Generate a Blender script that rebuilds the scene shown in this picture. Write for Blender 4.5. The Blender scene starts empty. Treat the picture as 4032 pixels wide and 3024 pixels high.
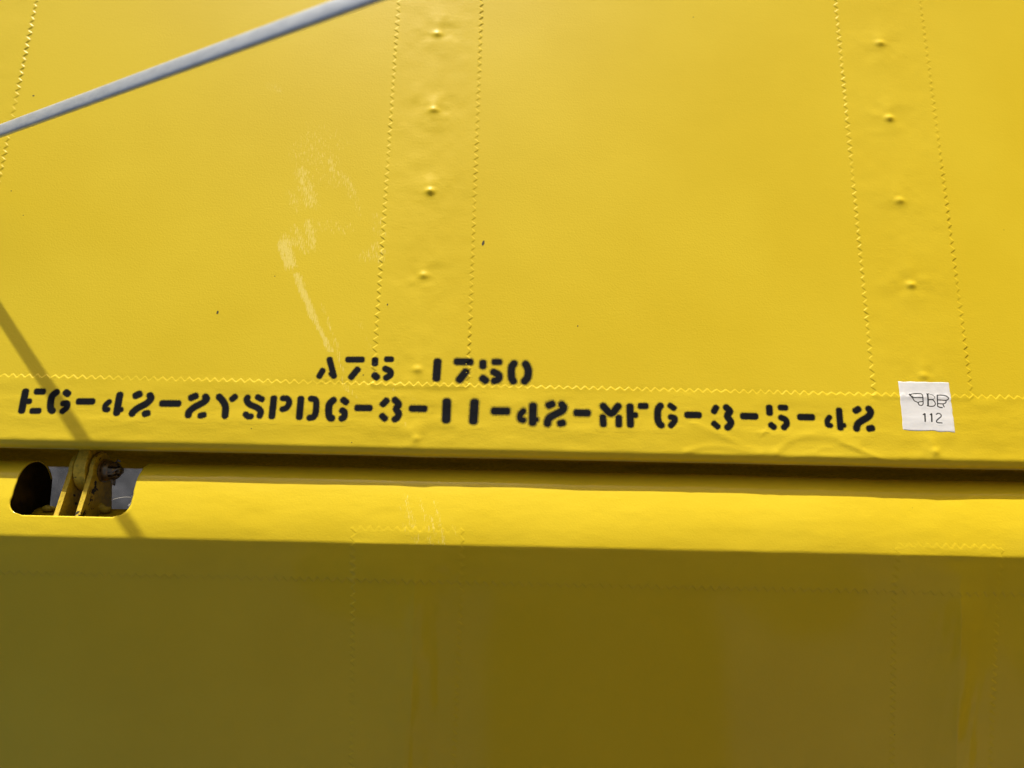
import bpy, bmesh, math, random
import numpy as np
from mathutils import Matrix, Vector

# ------------------------------------------------------------------ camera, sky, sun, exposure
SC = bpy.context.scene
COL = SC.collection
FPX, W0, H0 = 2950.0, 4032, 3024             # focal length in photo pixels, photo size
TH, ROLL, DIST = math.radians(14), math.radians(1.25), 0.404
SUN_E = math.radians(20.0)                    # sun height over the tailplane
SUN_A = math.radians(-10.0)                     # sun swings to the right (+) of straight ahead
CP = np.array([0, -DIST*math.sin(TH), DIST*math.cos(TH)])
CF = np.array([0, math.sin(TH), -math.cos(TH)])
_U0 = np.array([0, math.cos(TH), math.sin(TH)]); _R0 = np.array([1.0, 0, 0])
CR = math.cos(ROLL)*_R0 + math.sin(ROLL)*_U0
CU = math.cos(ROLL)*_U0 - math.sin(ROLL)*_R0

cam = bpy.data.objects.new('camera', bpy.data.cameras.new('camera'))
COL.objects.link(cam)
m = Matrix.Identity(4)
for i in range(3):
    m[i][0], m[i][1], m[i][2], m[i][3] = CR[i], CU[i], -CF[i], CP[i]
cam.matrix_world = m
cam.data.sensor_width = 36.0
cam.data.lens = FPX/W0*36.0
cam.data.clip_start, cam.data.clip_end = 0.01, 500.0
cam.data.dof.use_dof = True
cam.data.dof.focus_distance = DIST
cam.data.dof.aperture_fstop = 4.8
SC.camera = cam

world = bpy.data.worlds.new('World'); SC.world = world; world.use_nodes = True
wn = world.node_tree.nodes; wl = world.node_tree.links
sky = wn.new('ShaderNodeTexSky'); sky.sky_type = 'NISHITA'; sky.sun_disc = False
sky.sun_elevation = SUN_E
sky.sun_rotation = SUN_A
sky.air_density = 0.7; sky.dust_density = 4.0; sky.ozone_density = 0.6
wl.new(sky.outputs['Color'], wn['Background'].inputs['Color'])
wn['Background'].inputs['Strength'].default_value = 0.117

sun = bpy.data.objects.new('sun', bpy.data.lights.new('sun', 'SUN')); COL.objects.link(sun)
sun.data.energy = 4.7; sun.data.angle = math.radians(0.65); sun.data.color = (1.0, 0.96, 0.88)
SUNV = Vector((math.sin(SUN_A)*math.cos(SUN_E), math.cos(SUN_A)*math.cos(SUN_E), math.sin(SUN_E)))
sun.rotation_euler = SUNV.to_track_quat('Z', 'Y').to_euler()
SC.view_settings.view_transform = 'Standard'; SC.view_settings.look = 'None'
SC.view_settings.exposure = 0.11; SC.view_settings.gamma = 1.0

# ------------------------------------------------------------------ helpers
def at(px, py, z=0.0):
    """where the line of sight through a photo pixel meets height z"""
    D = CF*FPX + CR*(px-W0/2) - CU*(py-H0/2)
    return CP + D*((z-CP[2])/D[2])
def proj(P):
    q = np.asarray(P, float)-CP; w = q@CF
    return W0/2+FPX*(q@CR)/w, H0/2-FPX*(q@CU)/w

def hash2(ix, iy, seed):
    n = (ix.astype(np.int64)*374761393 + iy.astype(np.int64)*668265263 + seed*974634653) & 0x7fffffff
    n = ((n ^ (n >> 13))*1274126177) & 0x7fffffff
    return ((n ^ (n >> 16)) & 0xffff)/65535.0
def vnoise(x, y, seed=0):
    ix, iy = np.floor(x), np.floor(y); fx, fy = x-ix, y-iy
    fx = fx*fx*fx*(fx*(fx*6-15)+10); fy = fy*fy*fy*(fy*(fy*6-15)+10)
    a, b = hash2(ix, iy, seed), hash2(ix+1, iy, seed)
    c, d = hash2(ix, iy+1, seed), hash2(ix+1, iy+1, seed)
    return (a+(b-a)*fx)*(1-fy)+(c+(d-c)*fx)*fy - 0.5
def sstep(x):
    x = np.clip(x, 0, 1); return x*x*(3-2*x)

def tag(o, label=None, cat=None, group=None, kind=None):
    if label: o['label'] = label
    if cat: o['category'] = cat
    if group: o['group'] = group
    if kind: o['kind'] = kind
    return o
def empty(name, loc, label, cat):
    o = bpy.data.objects.new(name, None); COL.objects.link(o); o.location = loc
    o.empty_display_size = 0.02
    return tag(o, label, cat)
def link(name, me, mat, parent, smooth=True):
    o = bpy.data.objects.new(name, me); COL.objects.link(o)
    if mat: me.materials.append(mat)
    if smooth: me.polygons.foreach_set('use_smooth', np.ones(len(me.polygons), bool))
    if parent is not None:
        o.parent = parent
        if parent.parent is None: o.matrix_parent_inverse = Matrix.Translation(-parent.location)
    return o
def grid(name, P, mat, parent, keep=None, attrs=None, smooth=True):
    """a sheet from an array of points (rows, columns, 3); keep selects its cells"""
    n, k = P.shape[:2]
    idx = np.arange(n*k).reshape(n, k)
    q = np.stack([idx[:-1, :-1], idx[:-1, 1:], idx[1:, 1:], idx[1:, :-1]], -1)
    q = q.reshape(-1, 4) if keep is None else q[keep]
    V = P.reshape(-1, 3)
    used = np.zeros(n*k, bool); used[q.ravel()] = True
    re = np.cumsum(used)-1
    q = re[q]; V = V[used]
    me = bpy.data.meshes.new(name)
    me.vertices.add(len(V)); me.vertices.foreach_set('co', V.astype(np.float32).ravel())
    me.loops.add(q.size); me.loops.foreach_set('vertex_index', q.astype(np.int32).ravel())
    me.polygons.add(len(q)); me.polygons.foreach_set('loop_start', np.arange(0, q.size, 4, dtype=np.int32))
    me.update(calc_edges=True); me.validate()
    for nm, a in (attrs or {}).items():
        at_ = me.attributes.new(nm, 'FLOAT', 'POINT')
        at_.data.foreach_set('value', a.reshape(-1)[used].astype(np.float32))
    return link(name, me, mat, parent, smooth)
def from_bm(name, bm, mat, parent, smooth=True):
    bmesh.ops.recalc_face_normals(bm, faces=bm.faces)
    me = bpy.data.meshes.new(name); bm.to_mesh(me); bm.free()
    return link(name, me, mat, parent, smooth)
def sharp(o, deg=35):
    me = o.data; bm = bmesh.new(); bm.from_mesh(me)
    for e in bm.edges:
        if len(e.link_faces) == 2 and e.calc_face_angle(0) > math.radians(deg): e.smooth = False
    bm.to_mesh(me); bm.free(); return o

def tube(bm, pts, rad, n=10, cap=True):
    """round tube through points; rad a number or one per point"""
    pts = [Vector(p) for p in pts]
    rad = [rad]*len(pts) if np.isscalar(rad) else list(rad)
    rings = []; up = Vector((0.13, 0.21, 0.97))
    for i, p in enumerate(pts):
        t = (pts[min(i+1, len(pts)-1)]-pts[max(i-1, 0)]).normalized()
        a = t.cross(up)
        if a.length < 1e-4: a = t.cross(Vector((1, 0, 0)))
        a.normalize(); b = t.cross(a).normalized()
        rings.append([bm.verts.new(p+(a*math.cos(2*math.pi*j/n)+b*math.sin(2*math.pi*j/n))*rad[i]) for j in range(n)])
    for r0, r1 in zip(rings, rings[1:]):
        for j in range(n): bm.faces.new((r0[j], r0[(j+1) % n], r1[(j+1) % n], r1[j]))
    if cap:
        bm.faces.new(rings[0][::-1]); bm.faces.new(rings[-1])
def lathe_x(bm, prof, c, n=24):
    """solid of revolution about an axis along X through c; prof = [(x, r)]"""
    rings = []
    for x, r in prof:
        rings.append([bm.verts.new((c[0]+x, c[1]+r*math.cos(2*math.pi*j/n), c[2]+r*math.sin(2*math.pi*j/n))) for j in range(n)])
    for r0, r1 in zip(rings, rings[1:]):
        for j in range(n): bm.faces.new((r0[j], r0[(j+1) % n], r1[(j+1) % n], r1[j]))
    bm.faces.new(rings[0][::-1]); bm.faces.new(rings[-1])
def slab_x(bm, poly, x0, x1, bev=0.0):
    """plate: a Y-Z outline between x0 and x1"""
    va = [bm.verts.new((x0, y, z)) for y, z in poly]; vb = [bm.verts.new((x1, y, z)) for y, z in poly]
    fs = [bm.faces.new(va), bm.faces.new(vb[::-1])]
    n = len(poly)
    for i in range(n): bm.faces.new((va[i], va[(i+1) % n], vb[(i+1) % n], vb[i]))
    if bev:
        es = [e for f in fs for e in f.edges]
        bmesh.ops.bevel(bm, geom=es, offset=bev, segments=3, affect='EDGES', profile=0.5)

# ------------------------------------------------------------------ materials
def new_mat(name):
    mt = bpy.data.materials.new(name); mt.use_nodes = True
    return mt, mt.node_tree.nodes, mt.node_tree.links, mt.node_tree.nodes['Principled BSDF']
def noise(N, L, scale, detail=3, rough=0.55, coord=None, stretch=None, rot=0.0):
    tc = N.new('ShaderNodeTexCoord'); src = tc.outputs['Object']
    mp = N.new('ShaderNodeMapping'); L.new(src, mp.inputs['Vector'])
    mp.inputs['Rotation'].default_value = (0, 0, rot)
    if stretch: mp.inputs['Scale'].default_value = stretch
    t = N.new('ShaderNodeTexNoise'); L.new(mp.outputs[0], t.inputs['Vector'])
    t.inputs['Scale'].default_value = scale; t.inputs['Detail'].default_value = detail; t.inputs['Roughness'].default_value = rough
    return t
def ramp(N, L, fac, p0, p1, c0=0.0, c1=1.0):
    r = N.new('ShaderNodeMapRange'); r.interpolation_type = 'SMOOTHSTEP'
    L.new(fac, r.inputs['Value'])
    r.inputs['From Min'].default_value, r.inputs['From Max'].default_value = p0, p1
    r.inputs['To Min'].default_value, r.inputs['To Max'].default_value = c0, c1
    return r.outputs[0]
def math_(N, L, op, a, b=None):
    n = N.new('ShaderNodeMath'); n.operation = op
    for i, v in enumerate((a, b)):
        if v is None: continue
        if isinstance(v, (int, float)): n.inputs[i].default_value = v
        else: L.new(v, n.inputs[i])
    return n.outputs[0]
def mix(N, L, fac, a, b):
    n = N.new('ShaderNodeMix'); n.data_type = 'RGBA'
    if isinstance(fac, (int, float)): n.inputs['Factor'].default_value = fac
    else: L.new(fac, n.inputs['Factor'])
    for k, v in ((6, a), (7, b)):
        if isinstance(v, tuple): n.inputs[k].default_value = (*v, 1)
        else: L.new(v, n.inputs[k])
    return n.outputs[2]
def bump(N, L, h, strength, dist, prev=None):
    b = N.new('ShaderNodeBump'); b.inputs['Strength'].default_value = strength; b.inputs['Distance'].default_value = dist
    L.new(h, b.inputs['Height'])
    if prev is not None: L.new(prev, b.inputs['Normal'])
    return b.outputs[0]

YEL = (0.74, 0.515, 0.024)
def yellow_base(N, L, bs, gloss=0.3):
    """sprayed dope on fabric: faint weave, orange peel, tiny tone shifts"""
    big = noise(N, L, 9, 3)
    col = mix(N, L, ramp(N, L, big.outputs[0], 0.35, 0.65), (0.695, 0.512, 0.019), (0.725, 0.542, 0.024))
    peel = noise(N, L, 900, 3, 0.6)
    weave = noise(N, L, 420, 2, 0.5, stretch=(0.35, 1.6, 1))
    nb = bump(N, L, peel.outputs[0], 0.16, 0.0005)
    nb = bump(N, L, weave.outputs[0], 0.05, 0.0005, nb)
    L.new(nb, bs.inputs['Normal'])
    vo = N.new('ShaderNodeTexVoronoi'); vo.inputs['Scale'].default_value = 75
    tc = N.new('ShaderNodeTexCoord'); L.new(tc.outputs['Object'], vo.inputs['Vector'])
    sz = N.new('ShaderNodeSeparateColor'); L.new(vo.outputs['Color'], sz.inputs[0])
    lim = ramp(N, L, sz.outputs[0], 0.80, 1.0, 0.0, 0.034)
    sp = math_(N, L, 'LESS_THAN', vo.outputs['Distance'], lim)
    col = mix(N, L, math_(N, L, 'MULTIPLY', sp, 0.75), col, (0.16, 0.11, 0.02))
    bs.inputs['Roughness'].default_value = gloss
    bs.inputs['Specular IOR Level'].default_value = 0.25
    return col
def fabric(name, gloss=0.34, coat=0.0, scuffed=False, spec=0.25):
    mt, N, L, bs = new_mat(name)
    col = yellow_base(N, L, bs, gloss)
    if scuffed:
        a = N.new('ShaderNodeAttribute'); a.attribute_name = 'scuff'
        st = noise(N, L, 2300, 2, 0.5, stretch=(1.0, 0.12, 1.0), rot=0.22)
        st2 = noise(N, L, 700, 3, 0.6, stretch=(1.0, 0.2, 1.0), rot=0.22)
        k = math_(N, L, 'ADD', a.outputs['Fac'], math_(N, L, 'MULTIPLY', math_(N, L, 'SUBTRACT', st.outputs[0], 0.5), 2.3))
        k = math_(N, L, 'ADD', k, math_(N, L, 'MULTIPLY', math_(N, L, 'SUBTRACT', st2.outputs[0], 0.5), 0.9))
        f = ramp(N, L, k, 0.32, 0.72, 0.0, 0.62)
        f = math_(N, L, 'MULTIPLY', f, ramp(N, L, a.outputs['Fac'], 0.02, 0.12))
        col = mix(N, L, f, col, (0.88, 0.72, 0.19))
    L.new(col, bs.inputs['Base Color'])
    bs.inputs['Specular IOR Level'].default_value = spec
    bs.inputs['Coat Weight'].default_value = coat; bs.inputs['Coat IOR'].default_value = 1.5; bs.inputs['Coat Roughness'].default_value = 0.11
    return mt
M_TOP = fabric('stabilizer_fabric', 0.40, 0.0, True)
M_ELEV = fabric('elevator_fabric', 0.42, 0.32, True, 0.06)

def stencil_mat():
    mt, N, L, bs = new_mat('black_stencil_paint')
    col = yellow_base(N, L, bs, 0.40)
    d = N.new('ShaderNodeAttribute'); d.attribute_name = 'dist'       # mm outside the stencil cut
    mi = N.new('ShaderNodeAttribute'); mi.attribute_name = 'mist'     # reach of the overspray, mm
    e = noise(N, L, 1300, 2, 0.6)
    dd = math_(N, L, 'ADD', d.outputs['Fac'], math_(N, L, 'MULTIPLY', math_(N, L, 'SUBTRACT', e.outputs[0], 0.5), 0.42))
    core = ramp(N, L, dd, 0.19, -0.01)
    sp = noise(N, L, 4200, 1, 0.5)
    fall = math_(N, L, 'POWER', 2.718, math_(N, L, 'MULTIPLY', -1.0, math_(N, L, 'DIVIDE', math_(N, L, 'MAXIMUM', d.outputs['Fac'], 0.0), mi.outputs['Fac'])))
    thr = math_(N, L, 'ADD', math_(N, L, 'MULTIPLY', fall, 0.62), -0.02)
    haze = ramp(N, L, math_(N, L, 'SUBTRACT', math_(N, L, 'ADD', thr, 0.33), sp.outputs[0]), -0.02, 0.26)
    haze = math_(N, L, 'MULTIPLY', haze, math_(N, L, 'MINIMUM', math_(N, L, 'MULTIPLY', fall, 1.4), 0.78))
    f = math_(N, L, 'MAXIMUM', core, haze)
    L.new(mix(N, L, f, col, (0.005, 0.006, 0.008)), bs.inputs['Base Color'])
    L.new(ramp(N, L, f, 0, 1, 0.25, 0.12), bs.inputs['Specular IOR Level'])
    L.new(ramp(N, L, f, 0, 1, 0.40, 0.62), bs.inputs['Roughness'])
    return mt
M_STENCIL = stencil_mat()

def chipped(name, amount=0.62, base=(0.66, 0.46, 0.03), spec=0.3):
    mt, N, L, bs = new_mat(name)
    a = noise(N, L, 140, 4, 0.65); b = noise(N, L, 420, 3, 0.6); g = noise(N, L, 45, 2)
    col = mix(N, L, ramp(N, L, b.outputs[0], 0.40, 0.68), base, tuple(c*0.72 for c in base))
    col = mix(N, L, ramp(N, L, g.outputs[0], 0.45, 0.75, 0, 0.28), col, (0.16, 0.10, 0.02))
    k = ramp(N, L, a.outputs[0], amount, amount+0.02)
    col = mix(N, L, k, col, (0.022, 0.014, 0.008))
    L.new(col, bs.inputs['Base Color']); bs.inputs['Roughness'].default_value = 0.5; bs.inputs['Specular IOR Level'].default_value = spec
    L.new(bump(N, L, b.outputs[0], 0.35, 0.0008), bs.inputs['Normal'])
    return mt
M_BRACKET = chipped('chipped_yellow_metal')
M_LUG = chipped('worn_lug_paint', 0.66, (0.70, 0.50, 0.04))
M_SPAR = chipped('old_yellow_spar', 0.74, (0.66, 0.42, 0.010), 0.0)
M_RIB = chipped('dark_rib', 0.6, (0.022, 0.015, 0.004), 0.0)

def metal(name, col, rough, dirt=(0.02, 0.013, 0.008), amt=0.6):
    mt, N, L, bs = new_mat(name)
    t = noise(N, L, 420, 3, 0.6)
    f = ramp(N, L, t.outputs[0], 0.45, 0.75, 0, amt)
    L.new(mix(N, L, f, col, dirt), bs.inputs['Base Color'])
    L.new(ramp(N, L, f, 0, 1, rough, 0.7), bs.inputs['Roughness'])
    bs.inputs['Metallic'].default_value = 0.75
    L.new(bump(N, L, t.outputs[0], 0.06, 0.0003), bs.inputs['Normal'])
    return mt
M_NUT = metal('bronzed_steel', (0.30, 0.22, 0.125), 0.3, (0.05, 0.03, 0.015), 0.75)
M_PIN = metal('cotter_steel', (0.32, 0.29, 0.25), 0.35)

def wire_mat():
    mt, N, L, bs = new_mat('brushed_wire')
    t = noise(N, L, 260, 4, 0.6, stretch=(0.15, 1, 1)); s = noise(N, L, 1100, 2, 0.5, stretch=(0.4, 1, 1))
    L.new(mix(N, L, ramp(N, L, t.outputs[0], 0.35, 0.7), (0.52, 0.565, 0.61), (0.43, 0.475, 0.53)), bs.inputs['Base Color'])
    bs.inputs['Metallic'].default_value = 0.4
    L.new(ramp(N, L, s.outputs[0], 0.3, 0.75, 0.28, 0.48), bs.inputs['Roughness'])
    L.new(bump(N, L, s.outputs[0], 0.15, 0.0003), bs.inputs['Normal'])
    return mt
M_WIRE = wire_mat()

def plain(name, col, rough=0.6):
    mt, N, L, bs = new_mat(name)
    t = noise(N, L, 380, 3)
    L.new(mix(N, L, t.outputs[0], tuple(c*0.93 for c in col), tuple(min(1, c*1.05) for c in col)), bs.inputs['Base Color'])
    bs.inputs['Roughness'].default_value = rough
    L.new(bump(N, L, t.outputs[0], 0.12, 0.0004), bs.inputs['Normal'])
    return mt
M_PAPER = plain('white_paper', (0.80, 0.805, 0.825), 0.6)
M_CHIP = plain('bare_chip', (0.06, 0.045, 0.012), 0.7)
M_THREAD = plain('frayed_thread', (0.62, 0.58, 0.48), 0.8)

def ink_mat():
    mt, N, L, bs = new_mat('black_ink')
    d = N.new('ShaderNodeAttribute'); d.attribute_name = 'dist'
    e = noise(N, L, 2600, 2, 0.6)
    dd = math_(N, L, 'ADD', d.outputs['Fac'], math_(N, L, 'MULTIPLY', math_(N, L, 'SUBTRACT', e.outputs[0], 0.5), 0.22))
    f = ramp(N, L, dd, 0.06, -0.05)
    L.new(mix(N, L, f, (0.80, 0.805, 0.825), (0.012, 0.012, 0.014)), bs.inputs['Base Color'])
    bs.inputs['Roughness'].default_value = 0.6
    return mt
M_INK = ink_mat()

def ground_mat():
    mt, N, L, bs = new_mat('asphalt')
    a = noise(N, L, 34, 5, 0.65, stretch=(1, 0.6, 1)); b = noise(N, L, 90, 4, 0.7)
    col = mix(N, L, ramp(N, L, a.outputs[0], 0.35, 0.65), (0.016, 0.018, 0.022), (0.090, 0.093, 0.102))
    col = mix(N, L, ramp(N, L, b.outputs[0], 0.42, 0.62, 0, 0.5), col, (0.085, 0.087, 0.096))
    L.new(col, bs.inputs['Base Color']); bs.inputs['Roughness'].default_value = 0.85
    L.new(bump(N, L, b.outputs[0], 0.6, 0.01), bs.inputs['Normal'])
    return mt

# ------------------------------------------------------------------ ground
GZ = -0.95
bm = bmesh.new(); bmesh.ops.create_grid(bm, x_segments=8, y_segments=8, size=120)
for v in bm.verts: v.co.z = GZ
g = from_bm('ground', bm, ground_mat(), None); tag(g, 'grey asphalt apron far below the hinge gap', kind='structure')

# ------------------------------------------------------------------ tailplane surface
RT = 0.0043                                   # trailing-edge radius
Y_END = at(2016, 1801, -RT)[1]                # rearmost line of the trailing edge
YT = Y_END + RT                               # where the flat top starts to roll over
PITCH, AMP = 0.00475, 0.00155                 # pinking of the tapes
T_TAPE = 0.00023
RIBS = [(-0.3495, -0.2975), (-0.0753, -0.0235), (0.1949, 0.2481)]    # left and right edge of each rib tape
Y_TAPE = -0.0010                              # upper edge of the trailing-edge tape
def zig(v, seed=0):
    ph = v/PITCH + 0.35*vnoise(v*40, np.zeros_like(v)+seed, 5)
    jit = 1+0.5*vnoise(v*160, np.zeros_like(v)+seed, 6)
    return AMP*jit*np.arcsin(0.95*np.sin(2*np.pi*ph))*2/np.pi
def tmod(X, Y): return 0.85+0.8*vnoise(X*38, Y*38, 77)+0.35*vnoise(X*150, Y*150, 78)     # dope fills the edge unevenly
def edge_prof(d): return sstep((d+0.0003)/0.0011)

px_ = lambda lst: [at(a, b)[:2] for a, b in lst]
BUMPS = px_([(1723, 137), (1709, 436), (1695, 755), (1668, 1085), (1645, 1455), (1640, 1728),
             (3463, 173), (3500, 467), (3540, 791), (3586, 1123), (3634, 1481), (3680, 1778)])
def crop(x0, y0, sc, lst): return px_([(x0+a/sc, y0+b/sc) for a, b in lst])
WRINK = [(crop(2700, 1620, 2.458, l), a, s) for l, a, s in [
    ([(60, 120), (150, 150), (400, 260), (560, 340), (700, 385), (860, 405)], 0.13, 1.5),
    ([(0, 395), (150, 345), (300, 335), (450, 355), (600, 395), (720, 415)], 0.15, 1.3),
    ([(880, 390), (1000, 290), (1150, 238), (1300, 230), (1500, 270), (1660, 330)], 0.12, 1.6),
    ([(1500, 300), (1750, 400), (1870, 448), (1960, 488), (2060, 480)], 0.16, 1.1),
    ([(690, 205), (790, 200)], 0.08, 0.6), ([(722, 240), (780, 172)], 0.08, 0.6),
    ([(1240, 400), (1330, 350), (1400, 350)], 0.06, 1.0), ([(1000, 450), (1200, 425), (1500, 440)], 0.07, 1.2)]]
WRINK += [(crop(0, 1480, 3.16, l), a, s) for l, a, s in [
    ([(900, 720), (1400, 640), (1700, 560)], 0.05, 1.8), ([(1300, 745), (1900, 640)], 0.045, 1.6)]]
def seg_dist(X, Y, p, q):
    dx, dy = q[0]-p[0], q[1]-p[1]; l2 = dx*dx+dy*dy+1e-18
    t = np.clip(((X-p[0])*dx+(Y-p[1])*dy)/l2, 0, 1)
    return np.hypot(X-p[0]-t*dx, Y-p[1]-t*dy)
def H(X, Y):
    """height of the fabric over the plane (metres): tension, stitch knots, wrinkles"""
    h = 0.00028*vnoise(X*14, Y*9, 1) + 0.00007*vnoise(X*45, Y*40, 2)
    h = h + 0.000010*vnoise(X*70, Y*200, 7) + 0.000005*vnoise(X*260, Y*360, 8)
    for xa, xb in RIBS:
        c = (xa+xb)/2; h = h + 0.0003*np.exp(-((X-c)/0.02)**2) + 0.00004*np.exp(-((X-c-0.001)/0.0022)**2)
    for i, (bx, by) in enumerate(BUMPS):
        dx, dy = X-bx, Y-by; r2 = dx*dx+dy*dy
        low = (0.75 if i in (4, 5, 10, 11) else 1.0)*(0.8+0.45*((i*7) % 5)/4)
        h = h + low*0.00078*np.exp(-(dx*dx/(2*0.0017**2)+dy*dy/(2*0.0013**2))) + low*0.00022*np.exp(-(np.abs(dx+0.0006)/(0.0022+0.25*np.abs(dy)))**2-((dy-0.004)/0.007)**2) + 0.00010*np.exp(-((dx-0.0012)**2/(2*0.0035**2)+(dy+0.005)**2/(2*0.006**2)))
        ang = np.arctan2(dy, dx); rr = np.sqrt(r2)
        h = h + 0.00004*np.exp(-((rr-0.009)/0.007)**2)*np.sin(3*ang+i*1.7)*np.cos(ang*2+i)+np.exp(-(rr/0.015)**2)*(0.00042*vnoise(X*95, Y*95, 90+i)+0.00014*vnoise(X*260, Y*260, 91))
    te = sstep((Y_TAPE+0.002-Y)/0.004)
    band = (0.00017*vnoise(X*20, Y*75, 11)+0.00010*vnoise(X*55, Y*190, 12)+0.000035*vnoise(X*190, Y*500, 13))
    h = h + te*band*1.4
    h = h + te*0.00012*np.exp(-((Y+0.0245)/0.0035)**2)
    for ln, a, s in WRINK:
        xs = [p[0] for p in ln]; ys = [p[1] for p in ln]; s = s*1.25e-3
        mk = (X > min(xs)-4*s) & (X < max(xs)+4*s) & (Y > min(ys)-4*s) & (Y < max(ys)+4*s)
        if not mk.any(): continue
        d = np.full(X[mk].shape, 1.0)
        for p, q in zip(ln, ln[1:]): d = np.minimum(d, seg_dist(X[mk], Y[mk], p, q))
        h[mk] += a*1.9e-3*np.exp(-(d/s)**2)*(0.7+0.6*vnoise(X[mk]*120, Y[mk]*120, 3))
    return h
def rib_h(X, Y):
    t = np.zeros_like(X)
    for i, (a, b) in enumerate(RIBS):
        t = np.maximum(t, edge_prof(X-a-zig(Y, 2*i))*edge_prof(b-zig(Y, 2*i+1)-X))
    return t*T_TAPE*tmod(X, Y)
def te_h(X, Y): return edge_prof(Y_TAPE+0.75*zig(X, 9)-Y)*T_TAPE*0.95*tmod(X, Y)
def SH(X, Y):
    t = te_h(X, Y)
    return H(X, Y)+rib_h(X, Y)*(1-sstep((Y_TAPE-0.0012-Y)/0.0025))+t
def S(X, Y, h):
    """point of the tailplane skin: flat, then rolled round the trailing edge, then straight down"""
    q = np.maximum(YT-Y, 0); al = np.minimum(q/RT, math.pi/2); ex = np.maximum(q-RT*math.pi/2, 0)
    n1, n2 = -np.sin(al), np.cos(al)
    y = np.where(q > 0, YT+(RT+h)*n1, Y); z = np.where(q > 0, -RT+(RT+h)*n2-ex, h)
    return np.stack([X, y, z], -1)

TAILPLANE = empty('tailplane', at(2016, 800, 0.0), 'yellow fabric tailplane above the gap, stencilled and laced along its ribs', 'tailplane')
def xs(step, lim=0.30):
    return np.concatenate([np.linspace(-0.62, -lim-0.01, 10), np.arange(-lim, lim+1e-6, step), np.linspace(lim+0.01, 0.62, 10)])
# scuff marks on the top: strokes in photo pixels with width (px) and strength
def scuff_field(X, Y, strokes, conv):
    f = np.zeros_like(X)
    for (x0, y0, x1, y1, w, k) in strokes:
        p, q = conv(x0, y0), conv(x1, y1); s = w*0.137e-3/2
        f = np.maximum(f, k*np.exp(-(seg_dist(X, Y, p, q)/s)**4))
    return f
SCUFFS = [(1168, 1085, 1235, 1250, 30, .80), (1230, 1240, 1322, 1425, 22, .72), (1118, 960, 1142, 1040, 56, .78), (1115, 930, 1180, 960, 40, .40),
          (1215, 880, 1232, 970, 46, .52), (1160, 900, 1200, 985, 40, .42), (1190, 680, 1225, 800, 70, .46), (1150, 760, 1170, 820, 46, .34),
          (1240, 560, 1310, 700, 120, .22), (1180, 600, 1280, 640, 110, .20), (1300, 640, 1325, 690, 36, .42), (1355, 700, 1390, 770, 42, .38),
          (1395, 760, 1415, 840, 26, .24), (1260, 890, 1370, 900, 60, .24), (1430, 1010, 1500, 990, 55, .36), (1475, 960, 1500, 1020, 40, .34),
          (1060, 335, 1095, 355, 34, .30), (1480, 860, 1500, 930, 60, .18), (1265, 1200, 1330, 1370, 14, .40), (1310, 1330, 1345, 1420, 10, .45),
          (1325, 1400, 1370, 1500, 14, .42), (1230, 520, 1330, 560, 130, .12), (1400, 1250, 1470, 1400, 40, .10), (1340, 1490, 1420, 1600, 22, .30),
          (1540, 1500, 1600, 1680, 16, .25), (1620, 1540, 1650, 1640, 14, .22)]
sc_conv = lambda a, b: at(a, b)[:2]
X1 = xs(0.0013)
Y1 = np.concatenate([np.linspace(0.62, 0.29, 10), np.arange(0.285, YT+0.002, -0.0013), np.linspace(YT+0.001, YT-RT*1.57-0.006, 14)])
XX, YY = np.meshgrid(X1, Y1)
sk = grid('fabric_skin', S(XX, YY, H(XX, YY)), M_TOP, TAILPLANE, attrs={'scuff': scuff_field(XX, YY, SCUFFS, sc_conv)})

OFF = np.array([-0.00055, -0.0003, 0.0, 0.00028, 0.00055, 0.0008, 0.0012])
def tape(name, v, u0, u1, inner, fn, mat, parent, zl, zr, T, base, flip=False, scuff=None, end=None, fade=None, tail=None):
    """pinked tape: rows along v, columns across u with extra ones hugging both zigzag edges"""
    el = u0+zl; er = u1-zr
    L_ = el[:, None]+OFF[None, :]; R_ = er[:, None]-OFF[None, ::-1]
    k = np.linspace(0, 1, inner+2)[1:-1]
    Mid = L_[:, -1:]*(1-k)+R_[:, :1]*k
    U = np.concatenate([L_, Mid, R_], 1)
    ep = edge_prof(OFF)
    prof = np.concatenate([ep, np.ones(inner), ep[::-1]])
    V = np.repeat(v[:, None], U.shape[1], 1)
    X, Y = (V, U) if flip else (U, V)
    pf = np.repeat(prof[None, :], len(v), 0)
    if fade is not None: pf = pf*sstep((U-fade[0])/fade[1])
    if end is not None: pf = pf*edge_prof(Y-end-zig(X, 34))
    pf = pf*tmod(X, Y)
    if tail is not None: pf = pf*(1-sstep((tail-Y)/0.0025))
    if end is not None: pf = pf*(0.38+0.62*sstep((Y-SCR)/0.01))
    P = fn(X, Y, base(X, Y)+T*pf+np.where(pf < 0.01, -0.00004, 0.000004))
    at_ = {'scuff': scuff(X, Y)} if scuff else None
    return grid(name, P, mat, parent, attrs=at_)
sc_top = lambda X, Y: scuff_field(X, Y, SCUFFS, sc_conv)
vy = np.arange(0.30, Y_TAPE-0.0040, -PITCH/7)
for i, (a, b) in enumerate(RIBS):
    tape('rib_tape', vy, a, b, 44, S, M_TOP, TAILPLANE, zig(vy, 2*i), zig(vy, 2*i+1), T_TAPE, H, scuff=sc_top, tail=Y_TAPE-0.0012)
vx = np.arange(-0.33, 0.33, PITCH/7)
def te_base(X, Y): return H(X, Y)+rib_h(X, Y)*(1-sstep((Y_TAPE-0.0012-Y)/0.0025))+0.00001
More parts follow.
